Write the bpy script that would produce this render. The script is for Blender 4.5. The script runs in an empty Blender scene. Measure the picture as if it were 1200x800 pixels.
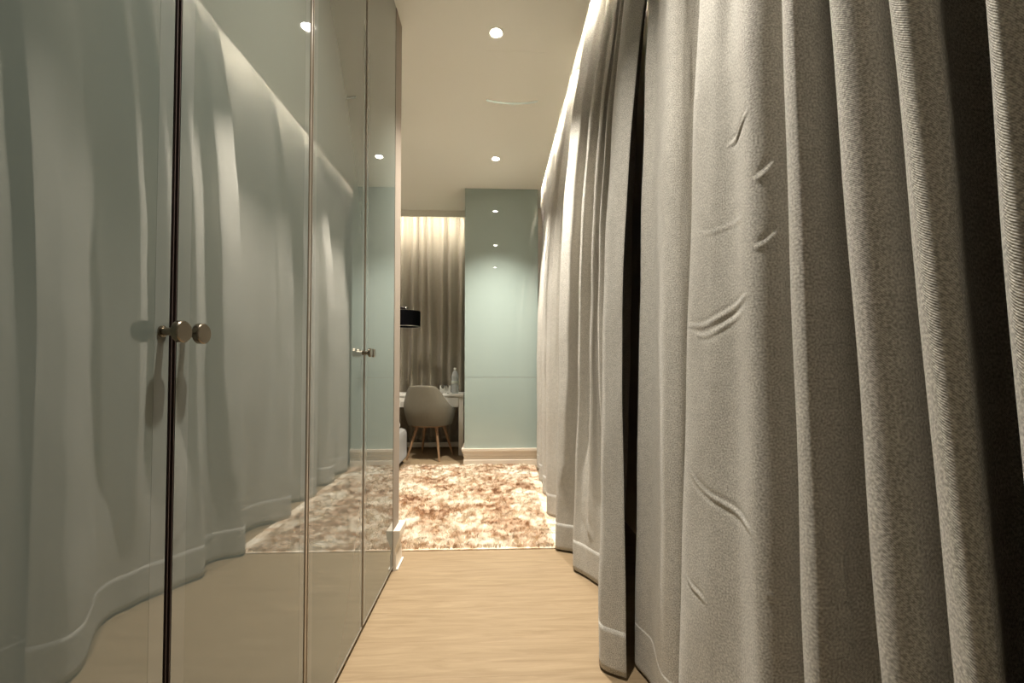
import bpy, bmesh, math, random
import numpy as np
from mathutils import Vector, Matrix

SC = bpy.context.scene
COL = SC.collection
random.seed(4)
RNG = np.random.default_rng(7)
PI = math.pi

# ------------------------------------------------------------------ camera
cam_data = bpy.data.cameras.new('camera')
cam = bpy.data.objects.new('camera', cam_data)
COL.objects.link(cam)
cam.location = (0, 0, 1.03)
cam.rotation_euler = (PI / 2 + 0.024, 0, -0.04)
cam_data.sensor_width = 36
cam_data.lens = 15.0
cam_data.shift_y = 16 / 1200
cam_data.clip_start = 0.02
SC.camera = cam

# ------------------------------------------------------------------ world, exposure
W = bpy.data.worlds.new('world')
SC.world = W
W.use_nodes = True
W.node_tree.nodes['Background'].inputs['Color'].default_value = (0.9, 0.85, 0.75, 1)
W.node_tree.nodes['Background'].inputs['Strength'].default_value = 0.02
SC.view_settings.view_transform = 'Standard'
SC.view_settings.look = 'None'
SC.view_settings.gamma = 1
SC.view_settings.use_curve_mapping = False
SC.view_settings.exposure = 0.4
WARM = (1.0, 0.94, 0.84)
SPOT_W = 325.0
LED_STRENGTH = 120.0
LED_FAR = 240.0
DOWNLIGHTS = [(0.005, 3.78), (0.005, 2.33), (0.0, 0.85), (-1.28, 4.30)]
CEIL = 2.88

# ------------------------------------------------------------------ materials
def mat(name):
    m = bpy.data.materials.new(name)
    m.use_nodes = True
    nt = m.node_tree
    return m, nt, nt.nodes['Principled BSDF']


def simple(name, col, rough=0.6, metal=0.0, spec=0.5, ior=1.5, grain=0.0, gscale=60):
    m, nt, p = mat(name)
    p.inputs['Base Color'].default_value = (*col, 1)
    p.inputs['Roughness'].default_value = rough
    p.inputs['Metallic'].default_value = metal
    p.inputs['Specular IOR Level'].default_value = spec
    p.inputs['IOR'].default_value = ior
    if grain:
        tc = nt.nodes.new('ShaderNodeTexCoord')
        n = nt.nodes.new('ShaderNodeTexNoise')
        n.inputs['Scale'].default_value = gscale
        n.inputs['Detail'].default_value = 4
        nt.links.new(tc.outputs['Object'], n.inputs['Vector'])
        b = nt.nodes.new('ShaderNodeBump')
        b.inputs['Strength'].default_value = grain
        b.inputs['Distance'].default_value = 0.002
        nt.links.new(n.outputs['Fac'], b.inputs['Height'])
        nt.links.new(b.outputs['Normal'], p.inputs['Normal'])
    return m


def emit(name, col, s):
    m = bpy.data.materials.new(name)
    m.use_nodes = True
    nt = m.node_tree
    nt.nodes.clear()
    e = nt.nodes.new('ShaderNodeEmission')
    e.inputs['Color'].default_value = (*col, 1)
    e.inputs['Strength'].default_value = s
    o = nt.nodes.new('ShaderNodeOutputMaterial')
    nt.links.new(e.outputs[0], o.inputs[0])
    return m


def ramp(nt, stops):
    r = nt.nodes.new('ShaderNodeValToRGB')
    cr = r.color_ramp
    while len(cr.elements) < len(stops):
        cr.elements.new(0.5)
    for e, (pos, c) in zip(cr.elements, stops):
        e.position = pos
        e.color = (*c, 1)
    return r


def fabric(name, c0, c1, pitch=0.0027, bump=0.45, rough=0.85):
    """melange twill: UV is in metres along and up the cloth"""
    m, nt, p = mat(name)
    L = nt.links.new
    uv = nt.nodes.new('ShaderNodeUVMap')
    sep = nt.nodes.new('ShaderNodeSeparateXYZ')
    L(uv.outputs[0], sep.inputs[0])
    add = nt.nodes.new('ShaderNodeMath'); add.operation = 'ADD'
    L(sep.outputs['X'], add.inputs[0]); L(sep.outputs['Y'], add.inputs[1])
    mul = nt.nodes.new('ShaderNodeMath'); mul.operation = 'MULTIPLY'
    L(add.outputs[0], mul.inputs[0]); mul.inputs[1].default_value = 2 * PI / pitch
    sn = nt.nodes.new('ShaderNodeMath'); sn.operation = 'SINE'
    L(mul.outputs[0], sn.inputs[0])
    n1 = nt.nodes.new('ShaderNodeTexNoise')
    n1.inputs['Scale'].default_value = 620
    n1.inputs['Detail'].default_value = 3
    L(uv.outputs[0], n1.inputs['Vector'])
    n2 = nt.nodes.new('ShaderNodeTexNoise')
    n2.inputs['Scale'].default_value = 45
    n2.inputs['Detail'].default_value = 6
    L(uv.outputs[0], n2.inputs['Vector'])
    m1 = nt.nodes.new('ShaderNodeMath'); m1.operation = 'MULTIPLY_ADD'
    L(sn.outputs[0], m1.inputs[0]); m1.inputs[1].default_value = 0.09
    ct = nt.nodes.new('ShaderNodeMath'); ct.operation = 'MULTIPLY_ADD'
    ct.inputs[1].default_value = 1.9; ct.inputs[2].default_value = -0.45
    n3 = nt.nodes.new('ShaderNodeTexNoise')
    n3.inputs['Scale'].default_value = 300
    n3.inputs['Detail'].default_value = 5
    n3.inputs['Roughness'].default_value = 0.7
    L(uv.outputs[0], n3.inputs['Vector']); L(n3.outputs['Fac'], ct.inputs[0])
    L(ct.outputs[0], m1.inputs[2])
    m2 = nt.nodes.new('ShaderNodeMath'); m2.operation = 'MULTIPLY_ADD'
    L(n2.outputs['Fac'], m2.inputs[0]); m2.inputs[1].default_value = 0.22
    L(m1.outputs[0], m2.inputs[2])
    r = ramp(nt, [(0.42, c0), (0.84, c1)])
    L(m2.outputs[0], r.inputs['Fac'])
    L(r.outputs['Color'], p.inputs['Base Color'])
    p.inputs['Roughness'].default_value = rough
    p.inputs['Specular IOR Level'].default_value = 0.15
    p.inputs['Sheen Weight'].default_value = 0.12
    p.inputs['Sheen Roughness'].default_value = 0.4
    b = nt.nodes.new('ShaderNodeBump')
    b.inputs['Strength'].default_value = bump
    b.inputs['Distance'].default_value = 0.0012
    bh = nt.nodes.new('ShaderNodeMath'); bh.operation = 'MULTIPLY_ADD'
    L(sn.outputs[0], bh.inputs[0]); bh.inputs[1].default_value = 0.5
    nb = nt.nodes.new('ShaderNodeMath'); nb.operation = 'MULTIPLY'; nb.inputs[1].default_value = 0.8
    L(n1.outputs['Fac'], nb.inputs[0]); L(nb.outputs[0], bh.inputs[2])
    L(bh.outputs[0], b.inputs['Height'])
    L(b.outputs['Normal'], p.inputs['Normal'])
    return m


def oak(name, dark, light, rot=0.0):
    m, nt, p = mat(name)
    L = nt.links.new
    tc = nt.nodes.new('ShaderNodeTexCoord')
    oi = nt.nodes.new('ShaderNodeObjectInfo')
    mp = nt.nodes.new('ShaderNodeMapping')
    mp.inputs['Scale'].default_value = (2.2, 24, 24)
    comb = nt.nodes.new('ShaderNodeCombineXYZ')
    k = nt.nodes.new('ShaderNodeMath'); k.operation = 'MULTIPLY'
    L(oi.outputs['Random'], k.inputs[0]); k.inputs[1].default_value = 40
    L(k.outputs[0], comb.inputs['X']); L(k.outputs[0], comb.inputs['Y'])
    L(tc.outputs['Object'], mp.inputs['Vector'])
    L(comb.outputs[0], mp.inputs['Location'])
    n = nt.nodes.new('ShaderNodeTexNoise')
    n.inputs['Scale'].default_value = 1.6
    n.inputs['Detail'].default_value = 7
    n.inputs['Roughness'].default_value = 0.62
    n.inputs['Distortion'].default_value = 0.8
    L(mp.outputs[0], n.inputs['Vector'])
    r = ramp(nt, [(0.32, dark), (0.5, tuple((a + b) / 2 for a, b in zip(dark, light))), (0.68, light)])
    L(n.outputs['Fac'], r.inputs['Fac'])
    hsv = nt.nodes.new('ShaderNodeHueSaturation')
    mr = nt.nodes.new('ShaderNodeMapRange')
    mr.inputs['To Min'].default_value = 0.99
    mr.inputs['To Max'].default_value = 1.01
    L(oi.outputs['Random'], mr.inputs['Value'])
    L(mr.outputs[0], hsv.inputs['Value'])
    L(r.outputs['Color'], hsv.inputs['Color'])
    L(hsv.outputs['Color'], p.inputs['Base Color'])
    p.inputs['Roughness'].default_value = 0.5
    p.inputs['Specular IOR Level'].default_value = 0.3
    b = nt.nodes.new('ShaderNodeBump')
    b.inputs['Strength'].default_value = 0.12
    b.inputs['Distance'].default_value = 0.002
    L(n.outputs['Fac'], b.inputs['Height'])
    L(b.outputs['Normal'], p.inputs['Normal'])
    return m


M_CEIL = simple('ceiling_paint', (0.90, 0.885, 0.79), 0.75, grain=0.04, gscale=40, spec=0.25)
M_WALL = simple('wall_paint', (0.62, 0.56, 0.46), 0.8, grain=0.08, gscale=80, spec=0.2)
M_STUB = simple('beige_wallcovering', (0.31, 0.26, 0.21), 0.7, grain=0.25, gscale=220, spec=0.2)
M_BASEB = simple('pale_painted_wood', (0.74, 0.655, 0.54), 0.45)
M_WHITE = simple('white_lacquer', (0.78, 0.75, 0.68), 0.35)
M_GLASS = simple('mint_back_painted_glass', (0.150, 0.172, 0.150), 0.012, ior=2.6)
M_STILE = simple('mint_glass_edge_band', (0.185, 0.206, 0.184), 0.03, ior=2.6)
M_CLAD = simple('mint_cladding_glass', (0.365, 0.440, 0.405), 0.02, ior=1.6)
M_BRONZE = simple('bronze_trim', (0.20, 0.16, 0.11), 0.35, 0.6)
M_ALU = simple('pale_aluminium', (0.62, 0.58, 0.52), 0.3, 0.8)
M_STEEL = simple('brushed_steel', (0.25, 0.215, 0.165), 0.24, 1.0)
M_CARC = simple('dark_carcass', (0.06, 0.055, 0.05), 0.7)
M_PLINTH = simple('dark_plinth', (0.05, 0.03, 0.025), 0.6)
M_CURT = fabric('greige_twill', (0.29, 0.272, 0.238), (0.69, 0.655, 0.585))
M_LINING = fabric('curtain_lining', (0.20, 0.18, 0.15), (0.46, 0.42, 0.36))
M_BCURT = fabric('far_curtain_twill', (0.22, 0.195, 0.15), (0.48, 0.43, 0.34), pitch=0.006)
M_CHAIR = fabric('chair_upholstery', (0.135, 0.122, 0.09), (0.21, 0.19, 0.145), pitch=0.004, bump=0.2)
M_BED = fabric('bed_upholstery', (0.22, 0.212, 0.195), (0.36, 0.35, 0.32), pitch=0.004, bump=0.2)
M_SHEET = simple('white_bed_linen', (0.80, 0.78, 0.73), 0.85, grain=0.3, gscale=25)
M_WOOD = simple('beech_leg', (0.26, 0.155, 0.08), 0.5, grain=0.1, gscale=90)
M_OAK = oak('light_oak_board', (0.235, 0.165, 0.093), (0.315, 0.23, 0.137))
M_BLACK = simple('black_shade_fabric', (0.004, 0.004, 0.005), 0.9, grain=0.2, gscale=300, spec=0.05)
M_CHROME = simple('chrome', (0.75, 0.74, 0.72), 0.12, 1.0)
M_DARKMETAL = simple('dark_bronze_metal', (0.03, 0.026, 0.022), 0.35, 0.8)
M_LENS = emit('downlight_lens_glow', WARM, 60.0)
M_LED = emit('led_strip_glow', (1.0, 0.93, 0.82), LED_STRENGTH)
M_LED_FAR = emit('far_led_strip_glow', (1.0, 0.92, 0.80), LED_FAR)
M_RUGBACK = simple('rug_backing', (0.70, 0.60, 0.46), 0.9)

M_PET, _nt, _p = mat('clear_plastic')
_p.inputs['Base Color'].default_value = (0.93, 0.96, 0.95, 1)
_p.inputs['Transmission Weight'].default_value = 0.72
_p.inputs['Roughness'].default_value = 0.04
_p.inputs['IOR'].default_value = 1.3
M_TUMBLER, _nt, _p = mat('clear_glass')
_p.inputs['Base Color'].default_value = (0.97, 0.98, 0.97, 1)
_p.inputs['Transmission Weight'].default_value = 1.0
_p.inputs['Roughness'].default_value = 0.0
_p.inputs['IOR'].default_value = 1.45

M_PILE, nt, p = mat('tie_dyed_shag')
tc = nt.nodes.new('ShaderNodeTexCoord')
mp = nt.nodes.new('ShaderNodeMapping')
mp.inputs['Scale'].default_value = (0.75, 1.0, 0.0)
nt.links.new(tc.outputs['Object'], mp.inputs['Vector'])
n = nt.nodes.new('ShaderNodeTexNoise')
n.inputs['Scale'].default_value = 4.6
n.inputs['Detail'].default_value = 5
n.inputs['Roughness'].default_value = 0.68
n.inputs['Distortion'].default_value = 0.9
nt.links.new(mp.outputs[0], n.inputs['Vector'])
r = ramp(nt, [(0.33, (0.37, 0.20, 0.105)), (0.43, (0.60, 0.41, 0.26)), (0.52, (0.80, 0.68, 0.53)), (0.61, (0.88, 0.81, 0.69))])
nt.links.new(n.outputs['Fac'], r.inputs['Fac'])
nt.links.new(r.outputs['Color'], p.inputs['Base Color'])
p.inputs['Roughness'].default_value = 0.7
p.inputs['Sheen Weight'].default_value = 0.15

# ------------------------------------------------------------------ helpers
def link(name, mesh, parent=None, loc=None):
    o = bpy.data.objects.new(name, mesh)
    COL.objects.link(o)
    if parent:
        o.parent = parent
    if loc:
        o.location = loc
    return o


def obj(name, bm, m, parent=None, smooth=False, loc=None):
    me = bpy.data.meshes.new(name)
    bmesh.ops.recalc_face_normals(bm, faces=bm.faces)
    bm.to_mesh(me)
    bm.free()
    me.materials.append(m)
    if smooth:
        me.shade_smooth()
        me.set_sharp_from_angle(angle=math.radians(38))
    return link(name, me, parent, loc)


def thing(name, label, cat, loc=(0, 0, 0), rz=0.0, group=None):
    o = bpy.data.objects.new(name, None)
    COL.objects.link(o)
    o.empty_display_size = 0.1
    o.location = loc
    o.rotation_euler = (0, 0, rz)
    return tag(o, label, cat, group)


def tag(o, label, cat, group=None):
    o['label'] = label
    o['category'] = cat
    if group:
        o['group'] = group
    return o


def struct(o):
    o['kind'] = 'structure'
    return o


def box(bm, x0, x1, y0, y1, z0, z1, bevel=0.0):
    r = bmesh.ops.create_cube(bm, size=1)
    vs = r['verts']
    for v in vs:
        v.co = Vector(((x0 + x1) / 2 + v.co.x * (x1 - x0), (y0 + y1) / 2 + v.co.y * (y1 - y0), (z0 + z1) / 2 + v.co.z * (z1 - z0)))
    if bevel:
        es = list({e for v in vs for e in v.link_edges})
        bmesh.ops.bevel(bm, geom=es, offset=bevel, segments=2, affect='EDGES', profile=0.5)
    return bm


def boxo(name, m, b, parent=None, bevel=0.0):
    return obj(name, box(bmesh.new(), *b, bevel=bevel), m, parent, smooth=bevel > 0.02)


def lathe(bm, prof, n=32, axis='Z', origin=(0, 0, 0), closed=False):
    """prof: list of (radius, height)"""
    rings = []
    ox, oy, oz = origin
    for r_, h in prof:
        ring = []
        for i in range(n):
            a = 2 * PI * i / n
            c, s = r_ * math.cos(a), r_ * math.sin(a)
            if axis == 'Z':
                co = (ox + c, oy + s, oz + h)
            else:
                co = (ox + h, oy + c, oz + s)
            ring.append(bm.verts.new(co))
        rings.append(ring)
    for a, b in zip(rings, rings[1:]):
        for i in range(n):
            bm.faces.new((a[i], a[(i + 1) % n], b[(i + 1) % n], b[i]))
    if closed:
        a, b = rings[-1], rings[0]
        for i in range(n):
            bm.faces.new((a[i], a[(i + 1) % n], b[(i + 1) % n], b[i]))
    else:
        bm.faces.new(rings[0])
        bm.faces.new(rings[-1])
    return bm


def rod(bm, p0, p1, r0, r1, n=14):
    p0, p1 = Vector(p0), Vector(p1)
    q = (p1 - p0).to_track_quat('Z', 'Y')
    rings = []
    for p_, r_ in ((p0, r0), (p1, r1)):
        rings.append([bm.verts.new(p_ + q @ Vector((r_ * math.cos(2 * PI * i / n), r_ * math.sin(2 * PI * i / n), 0))) for i in range(n)])
    a, b = rings
    for i in range(n):
        bm.faces.new((a[i], a[(i + 1) % n], b[(i + 1) % n], b[i]))
    bm.faces.new(a)
    bm.faces.new(b)
    return bm


def sweep(bm, path, prof, flip=1):
    """moulding: prof = (outward offset, z) swept along a plan path with mitred corners"""
    pts = [Vector((*p_, 0)) for p_ in path]
    rings = []
    for i, p_ in enumerate(pts):
        dirs = []
        if i > 0:
            dirs.append((pts[i] - pts[i - 1]).normalized())
        if i < len(pts) - 1:
            dirs.append((pts[i + 1] - pts[i]).normalized())
        ns = [Vector((d.y, -d.x, 0)) * flip for d in dirs]
        nn = sum(ns, Vector()).normalized()
        k = 1 / max(0.3, nn.dot(ns[0]))
        rings.append([bm.verts.new(p_ + nn * k * o_ + Vector((0, 0, z))) for o_, z in prof])
    m_ = len(prof)
    for a, b in zip(rings, rings[1:]):
        for i in range(m_):
            bm.faces.new((a[i], a[(i + 1) % m_], b[(i + 1) % m_], b[i]))
    bm.faces.new(rings[0])
    bm.faces.new(rings[-1])
    return bm


# ------------------------------------------------------------------ the setting
XL, XW = -0.51, 0.86
# floor: a screed slab carrying separate oak boards that run across the corridor
floor = struct(boxo('floor', M_CARC, (-3.5, XW, -1.6, 5.7, -0.06, -0.012)))
BW, BL, GAP = 0.19, 1.95, 0.0002
board_cache = {}
row = 0
y = -1.6
while y < 5.69:
    x = -4.75 + [0.0, 0.14, 0.05, 0.20, 0.09][row % 5]
    y1 = min(y + BW, 5.7)
    while x < XW - 1e-4:
        a, b = max(x, -3.5), min(x + BL, XW)
        if b - a > 0.02:
            key = (round(b - a, 3), round(y1 - y, 3))
            if key not in board_cache:
                bmx = bmesh.new()
                hx, hy = (b - a) / 2 - GAP / 2, (y1 - y) / 2 - GAP / 2
                box(bmx, -hx, hx, -hy, hy, -0.012, 0.0)
                top = [e for e in bmx.edges if all(v.co.z > -0.001 for v in e.verts)]
                bmesh.ops.bevel(bmx, geom=top, offset=0.0003, segments=1, affect='EDGES')
                me = bpy.data.meshes.new('floor_board')
                bmx.to_mesh(me); bmx.free()
                me.materials.append(M_OAK)
                board_cache[key] = me
            link('floor_board', board_cache[key], floor, ((a + b) / 2, (y + y1) / 2, 0))
        x += BL
    y += BW
    row += 1

# ceiling slab stops short of the right and far walls, which leaves two curtain slots
bm = bmesh.new()
box(bm, -3.5, 0.484, -1.6, 5.106, CEIL, CEIL + 0.12)
ceiling = struct(obj('ceiling', bm, M_CEIL))
bm = bmesh.new()
box(bm, -3.5, XW + 0.08, -1.6, 5.7, 3.12, 3.2)
obj('slot_roof', bm, M_CEIL, ceiling)
# downstand along the far curtain slot
boxo('pelmet_lip', M_CEIL, (-3.5, -0.3135, 5.085, 5.106, CEIL - 0.074, CEIL + 0.001), ceiling)
# led strips lie on top of the slab edges, out of sight in the slots
boxo('led_strip', M_LED, (0.490, 0.502, 2.0, 5.04, 3.112, 3.1199), ceiling)
boxo('led_strip', M_LED_FAR, (-2.6, -0.32, 5.1062, 5.1095, CEIL - 0.060, CEIL - 0.052), ceiling)

struct(boxo('wall_right', M_WALL, (XW, XW + 0.08, -1.6, 5.7, 0, 3.2)))
struct(boxo('wall_far', M_WALL, (-3.5, XW, 5.62, 5.7, 0, 3.12)))
struct(boxo('wall_back', M_WALL, (-1.2, XW, -1.68, -1.6, 0, 3.12)))
struct(boxo('wall_left', M_WALL, (-3.58, -3.5, 2.184, 5.7, 0, 3.12)))
struct(boxo('wall_corridor', M_WALL, (-0.60, XL, -1.6, 0.205, 0, CEIL)))
# partition end at the far end of the wardrobes
struct(boxo('wall_partition', M_STUB, (-3.5, XL, 2.186, 2.312, 0, CEIL)))
BPROF = [(0.0, 0.0), (0.014, 0.0), (0.014, 0.078), (0.010, 0.082), (0.010, 0.112), (0.016, 0.128), (0.026, 0.150), (0.033, 0.172), (0.033, 0.198), (0.0, 0.198)]
bm = bmesh.new()
sweep(bm, [(XL, 2.186), (XL, 2.312), (-1.4, 2.312)], BPROF)
struct(obj('baseboard_left', bm, M_BASEB))
bm = bmesh.new()
box(bm, XL + 0.0145, XL + 0.024, 2.19, 2.33, 0.0, 0.009, 0.003)
struct(obj('trim_1', bm, M_WHITE))

# glass clad column at the end of the corridor
column = struct(boxo('wall_column', M_STUB, (-0.304, 0.452, 4.444, 5.62, 0, 3.12)))
for z0, z1 in ((0.176, 0.9045), (0.9075, 2.879)):
    bm = bmesh.new()
    box(bm, -0.3125, 0.449, 4.432, 4.443, z0, z1, 0.0012)
    obj('glass_panel', bm, M_CLAD, column)
    bm = bmesh.new()
    box(bm, -0.3125, -0.3045, 4.4435, 5.60, z0, z1, 0.0012)
    obj('glass_panel', bm, M_CLAD, column)
CPROF = [(0.0, 0.0), (0.010, 0.0), (0.010, 0.055), (0.006, 0.060), (0.006, 0.092), (0.012, 0.098), (0.012, 0.120), (0.020, 0.138), (0.028, 0.152), (0.028, 0.176), (0.0, 0.176)]
bm = bmesh.new()
sweep(bm, [(-0.3125, 5.5), (-0.3125, 4.432), (0.452, 4.432)], CPROF)
struct(obj('baseboard_column', bm, M_BASEB))

# made-up patch and bowed strip standing in for reflected light on the ceiling
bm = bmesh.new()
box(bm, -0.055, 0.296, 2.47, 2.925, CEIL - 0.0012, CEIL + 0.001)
light_patch = struct(obj('ceiling_light_patch', bm, M_CEIL))
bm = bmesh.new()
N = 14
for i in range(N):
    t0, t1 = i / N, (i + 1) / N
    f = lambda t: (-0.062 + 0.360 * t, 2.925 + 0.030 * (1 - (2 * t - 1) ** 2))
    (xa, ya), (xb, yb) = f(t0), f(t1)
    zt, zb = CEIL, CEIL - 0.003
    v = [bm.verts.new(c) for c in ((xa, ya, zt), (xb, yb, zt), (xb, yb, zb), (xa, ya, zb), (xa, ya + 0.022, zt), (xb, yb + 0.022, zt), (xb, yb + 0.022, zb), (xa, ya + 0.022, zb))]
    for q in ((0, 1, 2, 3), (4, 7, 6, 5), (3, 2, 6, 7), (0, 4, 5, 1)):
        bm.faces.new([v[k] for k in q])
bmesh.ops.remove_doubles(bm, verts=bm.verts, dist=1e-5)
obj('light_arc', bm, simple('light_arc_white', (0.95, 0.93, 0.86), 0.22, 0.8), light_patch)  # pale satin metal so the painted arc of light outshines the ceiling

# ------------------------------------------------------------------ downlights
DL_LABEL = ['recessed ceiling downlight farthest down the corridor, just before the mint column',
            'brightest recessed ceiling downlight, near the top edge of the photo',
            'recessed ceiling downlight over the near curtain, seen mirrored in the column',
            'recessed ceiling downlight over the bed, behind the partition end']
for (lx, ly), lab in zip(DOWNLIGHTS, DL_LABEL):
    t = thing('ceiling_downlight', lab, 'downlight', (lx, ly, CEIL), group='recessed ceiling downlights')
    bm = bmesh.new()
    lathe(bm, [(0.030, -0.001), (0.043, -0.001), (0.043, -0.004), (0.038, -0.006), (0.030, -0.003)], 36, closed=True)
    obj('trim_ring', bm, M_CEIL, t, smooth=True)
    bm = bmesh.new()
    lathe(bm, [(0.029, -0.001), (0.029, -0.0025), (0.020, -0.004), (0.004, -0.005)], 36)
    obj('lens', bm, M_LENS, t, smooth=True)
    ld = bpy.data.lights.new('downlight_lamp', 'SPOT')
    ld.energy = SPOT_W * (0.62 if ly < 1 else 0.4 if lx < -1 else 1.0)
    ld.color = WARM
    ld.spot_size = math.radians(92)
    ld.spot_blend = 1.0
    ld.shadow_soft_size = 0.028
    lo = bpy.data.objects.new('downlight_lamp', ld)
    COL.objects.link(lo)
    lo.parent = t
    lo.location = (0, 0, -0.012)

# ------------------------------------------------------------------ wardrobes
def wardrobe(y0, y1, label, knob_z, meet, filler):
    ym = (y0 + y1) / 2
    t = thing('wardrobe', label, 'wardrobe', (XL, ym, 0), group='mirrored mint wardrobes along the left')
    hw = (y1 - y0) / 2
    bm = bmesh.new()
    box(bm, -0.58, -0.026, -hw + 0.001, hw - 0.001, 0.03, 2.875)
    obj('carcass', bm, M_CARC, t)
    boxo('plinth', M_PLINTH, (-0.55, -0.022, -hw + 0.001, hw - 0.001, 0.0, 0.03), t)
    if filler:
        # pale front edge of the side panel between the two wardrobes
        boxo('side_panel_edge', M_ALU, (-0.30, 0.0005, -hw - 0.0075, -hw - 0.0015, 0.022, 2.872), t)
    for s in (-1, 1):
        a, b = (-hw + 0.002, -0.003) if s < 0 else (0.003, hw - 0.002)
        z0, z1 = 0.022, 2.872
        d = boxo('door', M_GLASS, (-0.022, -0.0005, a + 0.034, b - 0.034, z0 + 0.006, z1), t)
        for q0, q1 in ((a + 0.005, a + 0.034), (b - 0.034, b - 0.005)):
            boxo('edge_band', M_STILE, (-0.022, -0.0004, q0 + 0.0002, q1 - 0.0002, z0 + 0.006, z1), d)
        for q0, q1, mm in ((a, a + (meet if s > 0 else 0.0046), M_BRONZE), (b - (meet if s < 0 else 0.0046), b, M_BRONZE)):
            mm = M_PLINTH if q1 - q0 < 0.003 else mm
            boxo('edge_trim', mm, (-0.023, 0.001, q0, q1, z0, z1), d)
        boxo('bottom_rail', M_ALU, (-0.023, 0.0012, a + 0.005, b - 0.005, z0, z0 + 0.0055), d)
        # turned knob on a stem, 24 mm from the meeting edge
        ky = -0.0225 if s < 0 else 0.0225
        bm = bmesh.new()
        lathe(bm, [(0.009, -0.0005), (0.009, 0.002), (0.0062, 0.003), (0.0062, 0.021), (0.0145, 0.0225), (0.0168, 0.0245), (0.0168, 0.0325), (0.0155, 0.034)], 40, 'X', (0, ky, knob_z))
        obj('knob', bm, M_STEEL, d, smooth=True)
    return t


wardrobe(0.2075, 1.186, 'nearest mint glass wardrobe, its large steel knob pair in the foreground', 1.082, 0.0015, False)
wardrobe(1.195, 2.184, 'farther mint glass wardrobe, beside the partition end, with a small knob pair', 1.079, 0.0046, True)

# ------------------------------------------------------------------ curtains
def spline(P, sub):
    """centripetal catmull-rom through rows of P; returns samples"""
    P = np.asarray(P, float)
    ext = np.vstack([2 * P[0] - P[1], P, 2 * P[-1] - P[-2]])
    out = []
    for i in range(1, len(ext) - 2):
        p0, p1, p2, p3 = ext[i - 1:i + 3]
        d = [max(1e-4, np.linalg.norm((b - a)[:2])) ** 0.5 for a, b in ((p0, p1), (p1, p2), (p2, p3))]
        t0, t1 = 0.0, d[0]
        t2 = t1 + d[1]
        t3 = t2 + d[2]
        n_ = sub if isinstance(sub, int) else sub[i - 1]
        for k in range(n_):
            t_ = t1 + (t2 - t1) * k / n_
            A1 = (t1 - t_) / (t1 - t0) * p0 + (t_ - t0) / (t1 - t0) * p1
            A2 = (t2 - t_) / (t2 - t1) * p1 + (t_ - t1) / (t2 - t1) * p2
            A3 = (t3 - t_) / (t3 - t2) * p2 + (t_ - t2) / (t3 - t2) * p3
            B1 = (t2 - t_) / (t2 - t0) * A1 + (t_ - t0) / (t2 - t0) * A2
            B2 = (t3 - t_) / (t3 - t1) * A2 + (t_ - t1) / (t3 - t1) * A3
            out.append((t2 - t_) / (t2 - t1) * B1 + (t_ - t1) / (t2 - t1) * B2)
    out.append(P[-1])
    return np.array(out)


def grid_mesh(name, pos, uvu, uvv, m, parent=None, thick=0.0025):
    nu, nz = pos.shape[:2]
    me = bpy.data.meshes.new(name)
    idx = np.arange(nu * nz).reshape(nu, nz)
    q = np.stack([idx[:-1, :-1], idx[1:, :-1], idx[1:, 1:], idx[:-1, 1:]], -1).reshape(-1, 4)
    me.vertices.add(nu * nz)
    me.vertices.foreach_set('co', pos.reshape(-1).astype(np.float32))
    me.loops.add(q.size)
    me.loops.foreach_set('vertex_index', q.reshape(-1).astype(np.int32))
    me.polygons.add(len(q))
    me.polygons.foreach_set('loop_start', (np.arange(len(q)) * 4).astype(np.int32))
    me.polygons.foreach_set('loop_total', np.full(len(q), 4, np.int32))
    me.update(calc_edges=True)
    uv = me.uv_layers.new(name='UVMap')
    U = np.stack([np.broadcast_to(uvu[:, None], (nu, nz)), np.broadcast_to(uvv[None, :], (nu, nz))], -1).reshape(-1, 2)
    uv.data.foreach_set('uv', U[q.reshape(-1)].reshape(-1).astype(np.float32))
    me.materials.append(m)
    me.shade_smooth()
    o = link(name, me, parent)
    if thick:
        sol = o.modifiers.new('thickness', 'SOLIDIFY')
        sol.thickness = thick
        sol.offset = 0
    return o


def normals(pos):
    du = np.gradient(pos, axis=0)
    dz = np.gradient(pos, axis=1)
    n_ = np.cross(du, dz)
    return n_ / np.maximum(1e-9, np.linalg.norm(n_, axis=-1, keepdims=True))


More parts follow.
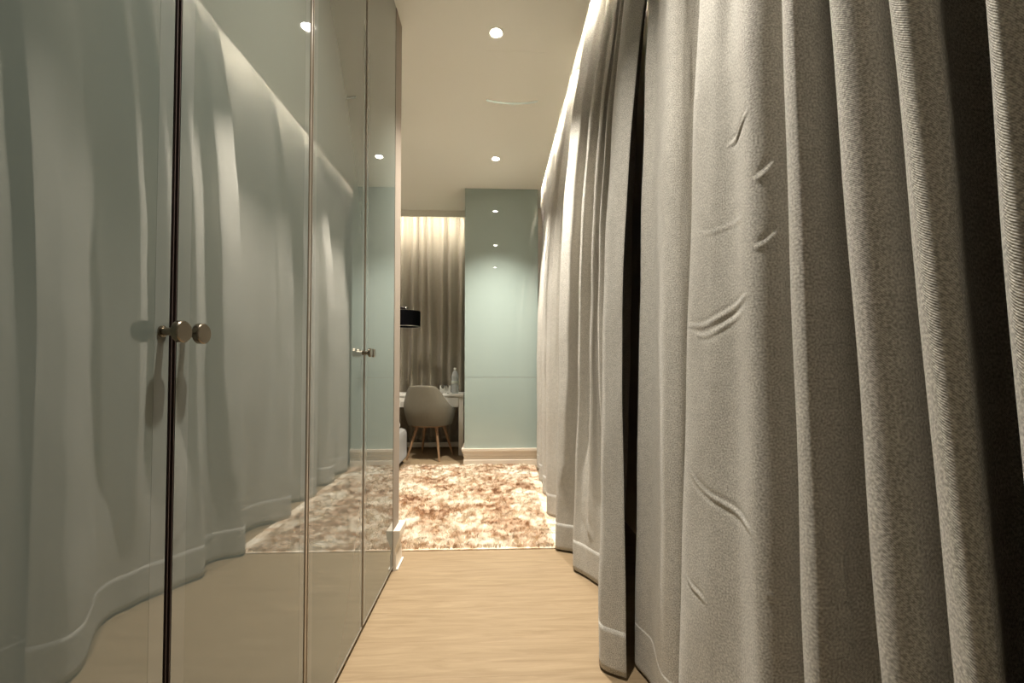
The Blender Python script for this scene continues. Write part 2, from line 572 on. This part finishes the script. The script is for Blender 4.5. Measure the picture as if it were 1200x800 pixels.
def cloth(points, sub, zs, drift, wob, creases, face):
    """points rows: X, Y, dX/dz, dY/dz at z = 1.06"""
    S = spline(points, sub)
    u = np.concatenate([[0], np.cumsum(np.linalg.norm(np.diff(S[:, :2], axis=0), axis=1))])
    h = zs[None, :] - 1.06
    X = S[:, 0:1] + S[:, 2:3] * h
    Y = S[:, 1:2] + S[:, 3:4] * h
    X, Y = drift(X, Y, np.broadcast_to(zs[None, :], X.shape), u[:, None])
    Z = np.broadcast_to(zs[None, :], X.shape)
    pos = np.stack([X, Y, Z], -1)
    n_ = normals(pos)
    n_ *= np.where((n_ @ np.asarray(face, float)) >= 0, 1.0, -1.0)[..., None]
    # soft hanging irregularity
    w = (np.sin(7.3 * Z + 9.1 * u[:, None]) * np.sin(3.1 * Z - 13.0 * u[:, None] + 1.0) + 0.6 * np.sin(15.0 * Z + 4.0 * np.sin(11 * u[:, None])))
    pos = pos + n_ * (wob * w)[..., None]
    for a, b, amp, wid in creases:
        a, b = np.array(a), np.array(b)
        d = b - a
        L_ = d @ d
        t_ = np.clip(((pos - a) @ d) / L_, 0, 1)
        mid = a + t_[..., None] * d
        # gentle sag of the crease line
        off = (pos - mid)
        off[..., 2] += 0.16 * math.sqrt(L_) * (np.sin(PI * t_) * 0.5 + 0.15 * np.sin(7 * t_))
        # distance in the cloth plane: ignore depth of the face
        r_ = np.sqrt((off[..., 1] * 0.85) ** 2 + off[..., 2] ** 2 + (0.35 * off[..., 0]) ** 2)
        taper = np.sin(PI * np.clip(t_, 0.02, 0.98)) ** 0.5
        g = np.exp(-(r_ / wid) ** 2) - 0.55 * np.exp(-((r_ - 1.9 * wid) / wid) ** 2)
        pos = pos + n_ * (amp * taper * g)[..., None]
    return pos, u


# far panel of the long curtain, from its leading edge towards the column
# (plan at the floor) -> (plan from hip height up), the cloth eases from one to the other
FAR_FLOOR = [(.430, 1.400), (.361, 1.450), (.370, 1.52), (.45, 1.64), (.52, 1.75), (.54, 1.84), (.52, 1.90), (.515, 1.93), (.51, 1.945), (.498, 1.965), (.462, 2.03), (.448, 2.06), (.435, 2.085), (.42, 2.11), (.396, 2.15),
             (.405, 2.18), (.46, 2.24), (.45, 2.32), (.36, 2.378), (.345, 2.386), (.343, 2.41), (.40, 2.50), (.50, 2.60), (.49, 2.80), (.413, 2.873), (.362, 2.926), (.36, 2.98), (.44, 3.08), (.52, 3.20)]
FAR_MID = [(.420, 1.400), (.378, 1.447), (.390, 1.52), (.47, 1.62), (.55, 1.72), (.50, 1.855), (.452, 1.83), (.465, 1.885), (.53, 1.94), (.50, 2.035), (.459, 1.995), (.456, 2.015), (.51, 2.07), (.485, 2.14), (.427, 2.13),
           (.432, 2.165), (.50, 2.21), (.457, 2.295), (.386, 2.29), (.371, 2.34), (.363, 2.39), (.47, 2.45), (.53, 2.54), (.46, 2.90), (.41, 2.915), (.372, 2.945), (.37, 3.02), (.46, 3.08), (.52, 3.20)]
FAR_END = [(0.50, 3.29), (0.42, 3.34), (0.385, 3.41), (0.392, 3.47), (0.52, 3.56), (0.50, 3.71), (0.41, 3.76), (0.395, 3.84), (0.41, 3.89), (0.52, 3.97), (0.492, 4.06), (0.44, 4.15), (0.42, 4.20), (0.425, 4.27), (0.52, 4.33), (0.53, 4.42), (0.49, 4.50), (0.56, 4.58), (0.49, 4.66), (0.56, 4.74), (0.49, 4.82), (0.56, 4.90), (0.52, 4.98)]
far_pts = [(fx, fy, mx - fx, my - fy) for (fx, fy), (mx, my) in zip(FAR_FLOOR + FAR_END, FAR_MID + FAR_END)]
zs = np.linspace(0.012, 3.10, 150)
FAR_DELTA = spline(far_pts, 7)[:, 2:4]


def drift_far(X, Y, Z, u):
    # undo the linear drift that cloth() applied and ease floor plan -> hip plan instead
    h = Z - 1.06
    e = np.clip(Z / 1.15, 0, 1)
    e = e * e * (3 - 2 * e)
    X = X + FAR_DELTA[:, 0:1] * (e - h)
    Y = Y + FAR_DELTA[:, 1:2] * (e - h)
    w = np.clip((Y - 1.47) / 0.12, 0, 1)
    top = np.clip((Z - 0.8) / 2.1, 0, 1.06) ** 2.7
    rise = np.clip((Z - 1.2) / 1.1, 0, 1)
    X = X + 0.028 * (1 - w) * rise + 0.158 * top
    X = X + 0.005 * np.sin(2 * PI * u / 0.061 + 0.7 * np.sin(3 * u)) * np.clip(Z / 2.9, 0, 1) * w
    X = np.where(X < 0.56, X, 0.56 + (X - 0.56) * 0.8)
    # beside the column the cloth is gathered tight against the slot edge
    wt = np.clip((Y - 3.3) / 0.6, 0, 1)
    X = X - wt * np.clip(top, 0, 1) * (X - 0.50) * 0.75
    lo = np.interp(Z, [0, 2.3, 2.88, 3.1], [0.2, 0.30, 0.512, 0.525])
    return np.maximum(X, lo - 0.024 * wt * (Z < 2.95)), Y


FAR_CREASES = [((0.355, 2.385, 0.31), (0.43, 2.345, 0.42), 0.006, 0.010), ((0.36, 2.385, 0.66), (0.41, 2.355, 0.73), 0.005, 0.009), ((0.375, 2.375, 0.58), (0.42, 2.345, 0.52), 0.005, 0.009),
               ((0.41, 2.13, 0.72), (0.45, 2.05, 0.80), 0.005, 0.010), ((0.42, 2.1, 0.30), (0.46, 2.03, 0.22), 0.006, 0.012)]
t = thing('curtain', 'far half of the long greige curtain, its hemmed leading edge hanging before the dark gap', 'curtain', (0.5, 2.9, 0), group='floor length greige curtains along the right')
pos, u = cloth(far_pts, 7, zs, drift_far, 0.0022, FAR_CREASES, (-1, -0.6, 0))
off = np.array([0.5, 2.9, 0])
grid_mesh('curtain_panel', pos - off, u, zs, M_CURT, t)
# bottom hem: a doubled band on the corridor side
kz = int(np.searchsorted(zs, 0.165))
n_ = normals(pos)
n_ *= np.where((n_ @ np.array((-1, -0.6, 0.0))) >= 0, 1.0, -1.0)[..., None]
grid_mesh('hem', (pos + n_ * 0.0011)[:, :kz] - off, u, zs[:kz], M_CURT, t, 0.0009)

# near panel
NEAR = [
    (0.62, 1.48, 0, -0.05), (0.56, 1.45, 0, -0.06),
    (0.480, 1.400, 0.0, -0.068), (0.500, 1.330, 0.0, -0.041), (0.475, 1.165, 0.0, -0.040), (0.500, 1.139, 0.0, -0.028), (0.560, 1.15, 0.0, -0.039), (0.54, 1.04, 0, -0.06),
    (0.445, 0.967, 0.0, -0.080), (0.435, 0.851, 0.0, -0.047), (0.450, 0.781, 0.0, 0.0), (0.440, 0.702, 0.0, 0.012), (0.470, 0.688, 0.0, 0.011), (0.530, 0.700, 0.0, 0.024), (0.53, 0.64, 0, 0.025),
    (0.433, 0.600, 0.0, 0.027), (0.425, 0.567, 0.0, 0.032), (0.460, 0.570, 0.0, 0.034), (0.525, 0.588, 0.0, 0.060), (0.52, 0.53, 0, 0.065),
    (0.432, 0.492, 0.0, 0.070), (0.424, 0.469, 0.0, 0.068), (0.445, 0.457, 0.0, 0.063), (0.505, 0.472, 0.0, 0.071), (0.50, 0.43, 0, 0.07),
    (0.427, 0.408, 0.0, 0.072), (0.412, 0.380, 0.0, 0.078), (0.430, 0.375, 0, 0.07), (0.500, 0.420, 0.0, 0.065), (0.570, 0.430, 0.0, 0.051), (0.56, 0.38, 0, 0.05),
    (0.435, 0.341, 0.0, 0.047), (0.420, 0.321, 0.0, 0.050), (0.440, 0.315, 0, 0.05), (0.510, 0.335, 0.0, 0.049)]
sub = [10] * 7 + [14] + [26] * 4 + [14] * 2 + [16] * 17 + [12] * 30
pts = list(NEAR)
yy = 0.24
while yy > -1.15:
    pts += [(0.54, yy, 0, 0.045), (0.435, yy - 0.035, 0, 0.045), (0.435, yy - 0.065, 0, 0.045), (0.53, yy - 0.085, 0, 0.045)]
    yy -= 0.135
sub = (sub + [6] * 80)[:len(pts) - 1]
for i in range(len(NEAR) - 1, len(sub)):
    sub[i] = 6


def drift_near(X, Y, Z, u):
    t_ = np.clip((Z - 1.6) / 1.3, 0, 1)
    t2 = np.clip((Z - 2.0) / 0.85, 0, 1)
    X = 0.55 + (X - 0.55) * (1 - 0.40 * t_) * (1 - 0.3 * t2)
    X = X + 0.008 * np.sin(2 * PI * u / 0.10) * t_
    return X, Y


NEAR_CREASES = [
    ((0.450, 0.789, 1.451), (0.442, 0.715, 1.474), 0.0024, 0.0042),
    ((0.441, 0.700, 1.345), (0.476, 0.686, 1.385), 0.0022, 0.0042),
    ((0.441, 0.700, 1.228), (0.476, 0.686, 1.258), 0.0022, 0.0042),
    ((0.440, 0.930, 1.120), (0.442, 0.718, 1.156), 0.0017, 0.0050),
    ((0.440, 0.900, 1.094), (0.446, 0.745, 1.128), 0.0014, 0.0045),
    ((0.440, 0.955, 0.812), (0.442, 0.712, 0.748), 0.0024, 0.0050),
    ((0.440, 0.965, 0.560), (0.440, 0.868, 0.545), 0.0020, 0.0045),
    ((0.455, 0.690, 0.655), (0.500, 0.690, 0.615), 0.0018, 0.0045),
    ((0.440, 0.902, 1.322), (0.446, 0.721, 1.295), 0.0007, 0.0045)]
zsn = np.concatenate([np.linspace(0.012, 0.5, 60, endpoint=False), np.linspace(0.5, 1.62, 300, endpoint=False), np.linspace(1.62, 3.10, 60)])
t = thing('curtain', 'nearest greige curtain at the right edge, deep folds of coarse twill facing the wardrobes', 'curtain', (0.5, 0.5, 0), group='floor length greige curtains along the right')
pos, u = cloth(pts, sub, zsn, drift_near, 0.0012, NEAR_CREASES, (-1, -0.25, 0))
off = np.array([0.5, 0.5, 0])
grid_mesh('curtain_panel', pos - off, u, zsn, M_CURT, t)
kz = int(np.searchsorted(zsn, 0.165))
n_ = normals(pos)
n_ *= np.where((n_ @ np.array((-1, -0.25, 0.0))) >= 0, 1.0, -1.0)[..., None]
grid_mesh('hem', (pos + n_ * 0.0011)[:, :kz] - off, u, zsn[:kz], M_CURT, t, 0.0009)

# curtain behind the desk
pb = []
rr = random.Random(5)
x = -0.325
k = 0
while x > -2.3:
    pb.append((x, 5.41 + (0.045 if k % 2 else -0.045) + rr.uniform(-0.012, 0.012), rr.uniform(-0.012, 0.012), 0))
    x -= rr.choice([0.045, 0.06, 0.07, 0.085])
    k += 1
zsb = np.linspace(0.012, 3.02, 70)


def drift_back(X, Y, Z, u):
    t_ = np.clip(Z / 2.9, 0, 1)
    return X, 5.41 + (Y - 5.41) * (1 - 0.35 * t_) + 0.010 * np.sin(2 * PI * u / 0.1) * t_ ** 3


t = thing('curtain', 'greige curtain hanging behind the desk at the far end of the room', 'curtain', (-1.2, 5.41, 0))
pos, u = cloth(pb, 8, zsb, drift_back, 0.002, [], (0, -1, 0))
off = np.array([-1.2, 5.41, 0])
grid_mesh('curtain_panel', pos - off, u, zsb, M_BCURT, t)
kz = max(3, int(np.searchsorted(zsb, 0.165)))
n_ = normals(pos)
n_ *= np.where((n_ @ np.array((0, -1.0, 0.0))) >= 0, 1.0, -1.0)[..., None]
grid_mesh('hem', (pos + n_ * 0.0011)[:, :kz] - off, u, zsb[:kz], M_BCURT, t, 0.0009)

# ------------------------------------------------------------------ rug
RX0, RX1, RY0, RY1 = -0.925, 0.41, 2.412, 4.412
rug = thing('rug', 'shaggy cream and brown tie-dyed rug on the oak floor before the mint column', 'rug', ((RX0 + RX1) / 2, (RY0 + RY1) / 2, 0))
hx, hy = (RX1 - RX0) / 2, (RY1 - RY0) / 2
boxo('backing', M_PILE, (-hx, hx, -hy, hy, 0.0005, 0.007), rug, bevel=0.002)
NB = 110000
bx = RNG.uniform(-hx + 0.006, hx - 0.006, NB)
by = RNG.uniform(-hy + 0.006, hy - 0.006, NB)


def fbm(x_, y_, f, seed):
    r_ = np.random.default_rng(seed)
    v = 0
    for k_ in range(7):
        a_ = r_.uniform(0, 2 * PI)
        ff = f * r_.uniform(0.6, 1.9)
        v = v + np.sin(ff * (x_ * math.cos(a_) + y_ * math.sin(a_)) + r_.uniform(0, 6) + 1.3 * np.sin(ff * 0.6 * (x_ * math.sin(a_) - y_ * math.cos(a_)) + k_))
    return v / 3.2


ang = 2.4 * fbm(bx, by, 60, 1) + 1.0 * fbm(bx, by, 13, 2)
hgt = 0.019 + 0.0028 * fbm(bx, by, 30, 3) + 0.0028 * fbm(bx, by, 95, 4) + RNG.normal(0, 0.002, NB)
hgt = np.clip(hgt, 0.009, 0.034)
# the pile is pressed flat where the curtain hem trails over it
hgt = hgt * np.where(bx + (RX0 + RX1) / 2 > 0.335, 0.18, 1.0)
lean = np.clip(0.6 + 0.4 * fbm(bx, by, 40, 5), 0.1, 1.2)
ang = ang + RNG.normal(0, 0.45, NB)
lx, ly = np.cos(ang) * lean * hgt, np.sin(ang) * lean * hgt
edge = np.minimum(np.minimum(bx + hx, hx - bx), np.minimum(by + hy, hy - by))
kk = np.clip(edge / 0.03, 0.15, 1)
lx, ly = lx * kk, ly * kk
wd = RNG.uniform(0.0012, 0.0022, NB)
wa = ang + PI / 2 + RNG.normal(0, 0.7, NB)
wx, wy = np.cos(wa) * wd, np.sin(wa) * wd
z0 = np.full(NB, 0.006)
V = np.empty((NB, 5, 3))
V[:, 0] = np.stack([bx - wx, by - wy, z0], -1)
V[:, 1] = np.stack([bx + wx, by + wy, z0], -1)
V[:, 2] = np.stack([bx + 0.35 * lx + wx, by + 0.35 * ly + wy, z0 + 0.62 * hgt], -1)
V[:, 3] = np.stack([bx + 0.35 * lx - wx, by + 0.35 * ly - wy, z0 + 0.62 * hgt], -1)
V[:, 4] = np.stack([bx + lx, by + ly, z0 + hgt], -1)
base = np.arange(NB)[:, None] * 5
loops = np.concatenate([base + np.array([[0, 1, 2, 3]]), base + np.array([[3, 2, 4]])], 1).reshape(-1)
me = bpy.data.meshes.new('pile')
me.vertices.add(NB * 5)
me.vertices.foreach_set('co', V.reshape(-1).astype(np.float32))
me.loops.add(len(loops))
me.loops.foreach_set('vertex_index', loops.astype(np.int32))
me.polygons.add(NB * 2)
ls = (np.arange(NB)[:, None] * 7 + np.array([[0, 4]])).reshape(-1)
me.polygons.foreach_set('loop_start', ls.astype(np.int32))
me.polygons.foreach_set('loop_total', np.tile([4, 3], NB).astype(np.int32))
me.update(calc_edges=True)
me.materials.append(M_PILE)
me.shade_smooth()
pile = link('pile', me, rug)
pile['kind'] = 'stuff'

# ------------------------------------------------------------------ desk
desk = thing('desk', 'narrow white desk with drawers against the far curtain, left of the mint column', 'desk', (-0.81, 5.15, 0))
DX0, DX1, DY0, DY1 = -0.45, 0.452, -0.22, 0.185
boxo('desk_top', M_WHITE, (DX0, DX1, DY0 - 0.008, DY1, 0.674, 0.70), desk, bevel=0.003)
boxo('apron', M_WHITE, (DX0 + 0.01, DX1 - 0.01, DY0 + 0.012, DY1 - 0.02, 0.55, 0.674), desk)
for a, b in ((DX0 + 0.05, -0.013), (-0.005, DX1 - 0.062)):
    d = boxo('drawer', M_WHITE, (a, b, DY0 - 0.002, DY0 + 0.0118, 0.556, 0.667), desk, bevel=0.002)
    bm = bmesh.new()
    c = (a + b) / 2
    box(bm, c - 0.05, c + 0.05, DY0 - 0.020, DY0 - 0.012, 0.607, 0.615, 0.002)
    box(bm, c - 0.046, c - 0.038, DY0 - 0.0125, DY0 - 0.0018, 0.607, 0.615)
    box(bm, c + 0.038, c + 0.046, DY0 - 0.0125, DY0 - 0.0018, 0.607, 0.615)
    obj('handle', bm, M_ALU, d)
for lx_ in (DX0 + 0.003, DX1 - 0.058):
    for ly_ in (DY0 + 0.004, DY1 - 0.059):
        boxo('leg', M_WHITE, (lx_, lx_ + 0.055, ly_, ly_ + 0.055, 0.0, 0.6745), desk, bevel=0.002)
boxo('foot_rail', M_WHITE, (DX0 + 0.058, DX1 - 0.058, DY1 - 0.045, DY1 - 0.015, 0.03, 0.085), desk, bevel=0.002)

# bottle and tumblers
b_ = thing('water_bottle', 'large clear plastic water bottle standing at the right end of the white desk', 'bottle', (-0.466, 5.02, 0.70))
prof = [(0.002, 0.006), (0.030, 0.001), (0.040, 0.004), (0.043, 0.015), (0.043, 0.060), (0.0405, 0.068), (0.043, 0.076), (0.043, 0.10), (0.0405, 0.108), (0.043, 0.116), (0.043, 0.155), (0.038, 0.165), (0.043, 0.176), (0.042, 0.205), (0.034, 0.238), (0.020, 0.262), (0.0135, 0.272), (0.0135, 0.282)]
bm = bmesh.new()
lathe(bm, prof, 32)
_o = obj('bottle_body', bm, M_PET, b_, smooth=True)
_m = _o.modifiers.new('wall', 'SOLIDIFY')
_m.thickness = 0.0008
bm = bmesh.new()
lathe(bm, [(0.0155, 0.2825), (0.0158, 0.300), (0.0145, 0.302)], 24)
obj('cap', bm, M_WHITE, b_, smooth=True)
bm = bmesh.new()
lathe(bm, [(0.0435, 0.118), (0.0437, 0.119), (0.0437, 0.153), (0.0435, 0.154)], 32)
# thin paper band
obj('band', bm, simple('bottle_band', (0.55, 0.58, 0.52), 0.4), b_, smooth=True)
tumbler0 = None
for px_, py_, lab in ((-0.612, 5.03, 'clear tumbler on the white desk, the one nearer the chair'), (-0.547, 5.01, 'clear tumbler on the white desk, the one beside the water bottle')):
    if tumbler0 is None:
        bm = bmesh.new()
        lathe(bm, [(0.027, 0.0), (0.032, 0.002), (0.036, 0.098), (0.0352, 0.0995), (0.0335, 0.098), (0.030, 0.010), (0.004, 0.008), (0.001, 0.0)], 32)
        g = obj('tumbler', bm, M_TUMBLER, None, smooth=True)
        tumbler0 = g
    else:
        g = tumbler0.copy()
        COL.objects.link(g)
    g.location = (px_, py_, 0.7003)
    tag(g, lab, 'glass', 'tumblers on the desk')

# ------------------------------------------------------------------ chair
chair = thing('tub_chair', 'grey upholstered tub chair on wooden legs, back turned to us at the desk', 'chair', (-0.725, 4.835, 0), rz=math.radians(-15))


def rim(a):
    # a: 0 at the back, +-pi at the front
    d = abs(a)
    if d < 0.62:
        return 0.812 - 0.008 * (d / 0.62) ** 2
    if d < 1.45:
        s = (d - 0.62) / 0.83
        s = s * s * (3 - 2 * s)
        return 0.804 - 0.215 * s
    return 0.589 - 0.055 * min(1, (d - 1.45) / 0.35)


NA, NV = 64, 14
A0 = 2.05
pos = np.zeros((NA + 1, NV + 1, 3))
for i in range(NA + 1):
    a = -A0 + 2 * A0 * i / NA
    h = rim(a)
    for j in range(NV + 1):
        v = j / NV
        z = 0.372 + (h - 0.372) * v
        s = min(1, (z - 0.372) / 0.24)
        grow = math.sin(s * PI / 2)
        rx = 0.232 + 0.048 * grow
        ry = 0.195 + 0.045 * grow
        if z > 0.60:
            rx -= 0.062 * ((z - 0.60) / 0.21) ** 1.1
            ry += 0.015 * (z - 0.6) / 0.2
        e = 0.72
        sx, cy = math.sin(a), math.cos(a)
        pos[i, j] = (rx * math.copysign(abs(sx) ** e, sx), -ry * math.copysign(abs(cy) ** e, cy), z)
u_ = np.linspace(0, 1.1, NA + 1)
v_ = np.linspace(0, 0.45, NV + 1)
sh = grid_mesh('shell', pos, u_, v_, M_CHAIR, chair, thick=0)
so = sh.modifiers.new('padding', 'SOLIDIFY')
so.thickness = 0.040
so.offset = -1
# check the padding grows inwards
be = sh.modifiers.new('round', 'BEVEL'); be.width = 0.012; be.segments = 3; be.limit_method = 'ANGLE'; be.angle_limit = math.radians(50)
bm = bmesh.new()
ring_b, ring_t = [], []
seat = []
for zz, sc in ((0.372, 0.92), (0.385, 1.0), (0.46, 1.02), (0.475, 0.96)):
    ring = []
    for i in range(48):
        a = 2 * PI * i / 48
        sx, cy = math.sin(a), math.cos(a)
        ring.append(bm.verts.new((0.198 * sc * math.copysign(abs(sx) ** 0.7, sx), 0.022 - 0.205 * sc * math.copysign(abs(cy) ** 0.7, cy), zz)))
    seat.append(ring)
for p_, q_ in zip(seat, seat[1:]):
    for i in range(48):
        bm.faces.new((p_[i], p_[(i + 1) % 48], q_[(i + 1) % 48], q_[i]))
bm.faces.new(seat[0]); bm.faces.new(seat[-1])
obj('seat', bm, M_CHAIR, chair, smooth=True)
boxo('leg_frame', M_WOOD, (-0.15, 0.15, -0.13, 0.14, 0.350, 0.371), chair, bevel=0.004)
for sx, sy in ((-1, -1), (1, -1), (1, 1), (-1, 1)):
    bm = bmesh.new()
    rod(bm, (sx * 0.19, sy * 0.20 + 0.01, 0.0), (sx * 0.115, sy * 0.105 + 0.01, 0.352), 0.0105, 0.018)
    obj('leg', bm, M_WOOD, chair, smooth=True)

# ------------------------------------------------------------------ swing-arm lamp with black drum shade
lamp = thing('floor_lamp', 'floor lamp with a black drum shade on a chrome ball joint before the far curtain', 'lamp', (-1.42, 4.95, 0))
bm = bmesh.new()
lathe(bm, [(0.15, 0.0), (0.15, 0.012), (0.14, 0.022), (0.02, 0.03)], 40)
obj('base', bm, M_DARKMETAL, lamp, smooth=True)
obj('pole', rod(bmesh.new(), (0, 0, 0.028), (0, 0, 1.74), 0.012, 0.012), M_DARKMETAL, lamp, smooth=True)
obj('arm', rod(bmesh.new(), (0, 0, 1.735), (0.395, -0.02, 1.688), 0.009, 0.016), M_DARKMETAL, lamp, smooth=True)
bm = bmesh.new()
bmesh.ops.create_uvsphere(bm, u_segments=20, v_segments=12, radius=0.017, matrix=Matrix.Translation((0.402, -0.02, 1.687)))
obj('ball_joint', bm, M_CHROME, lamp, smooth=True)
obj('stem', rod(bmesh.new(), (0.402, -0.02, 1.68), (0.402, -0.02, 1.60), 0.006, 0.006), M_DARKMETAL, lamp, smooth=True)
bm = bmesh.new()
lathe(bm, [(0.160, -0.087), (0.160, 0.087), (0.157, 0.087), (0.157, -0.087)], 48, origin=(0.402, -0.02, 1.562), closed=True)
shade = obj('lamp_shade', bm, M_BLACK, lamp, smooth=True)
bm = bmesh.new()
lathe(bm, [(0.157, -0.092), (0.1615, -0.092), (0.1615, -0.084), (0.157, -0.086)], 48, origin=(0.402, -0.02, 1.562), closed=True)
obj('rim', bm, M_ALU, shade, smooth=True)
bm = bmesh.new()
for k in range(3):
    a = 2 * PI * k / 3 + 0.5
    rod(bm, (0.402, -0.02, 1.62), (0.402 + 0.158 * math.cos(a), -0.02 + 0.158 * math.sin(a), 1.635), 0.003, 0.003, 8)
obj('spider', bm, M_DARKMETAL, shade)

# ------------------------------------------------------------------ bed corner behind the partition
bed = thing('bed', 'grey upholstered bed, only its rounded corner showing behind the partition end', 'bed', (-1.65, 3.70, 0))
boxo('bed_base', M_BED, (-0.72, 0.715, -0.95, 0.94, 0.03, 0.365), bed, bevel=0.05)
boxo('mattress', M_SHEET, (-0.68, 0.655, -0.91, 0.88, 0.366, 0.44), bed, bevel=0.03)
for sx in (-0.66, 0.62):
    for sy in (-0.88, 0.84):
        boxo('foot', M_DARKMETAL, (sx, sx + 0.05, sy, sy + 0.05, 0.0, 0.035), bed)
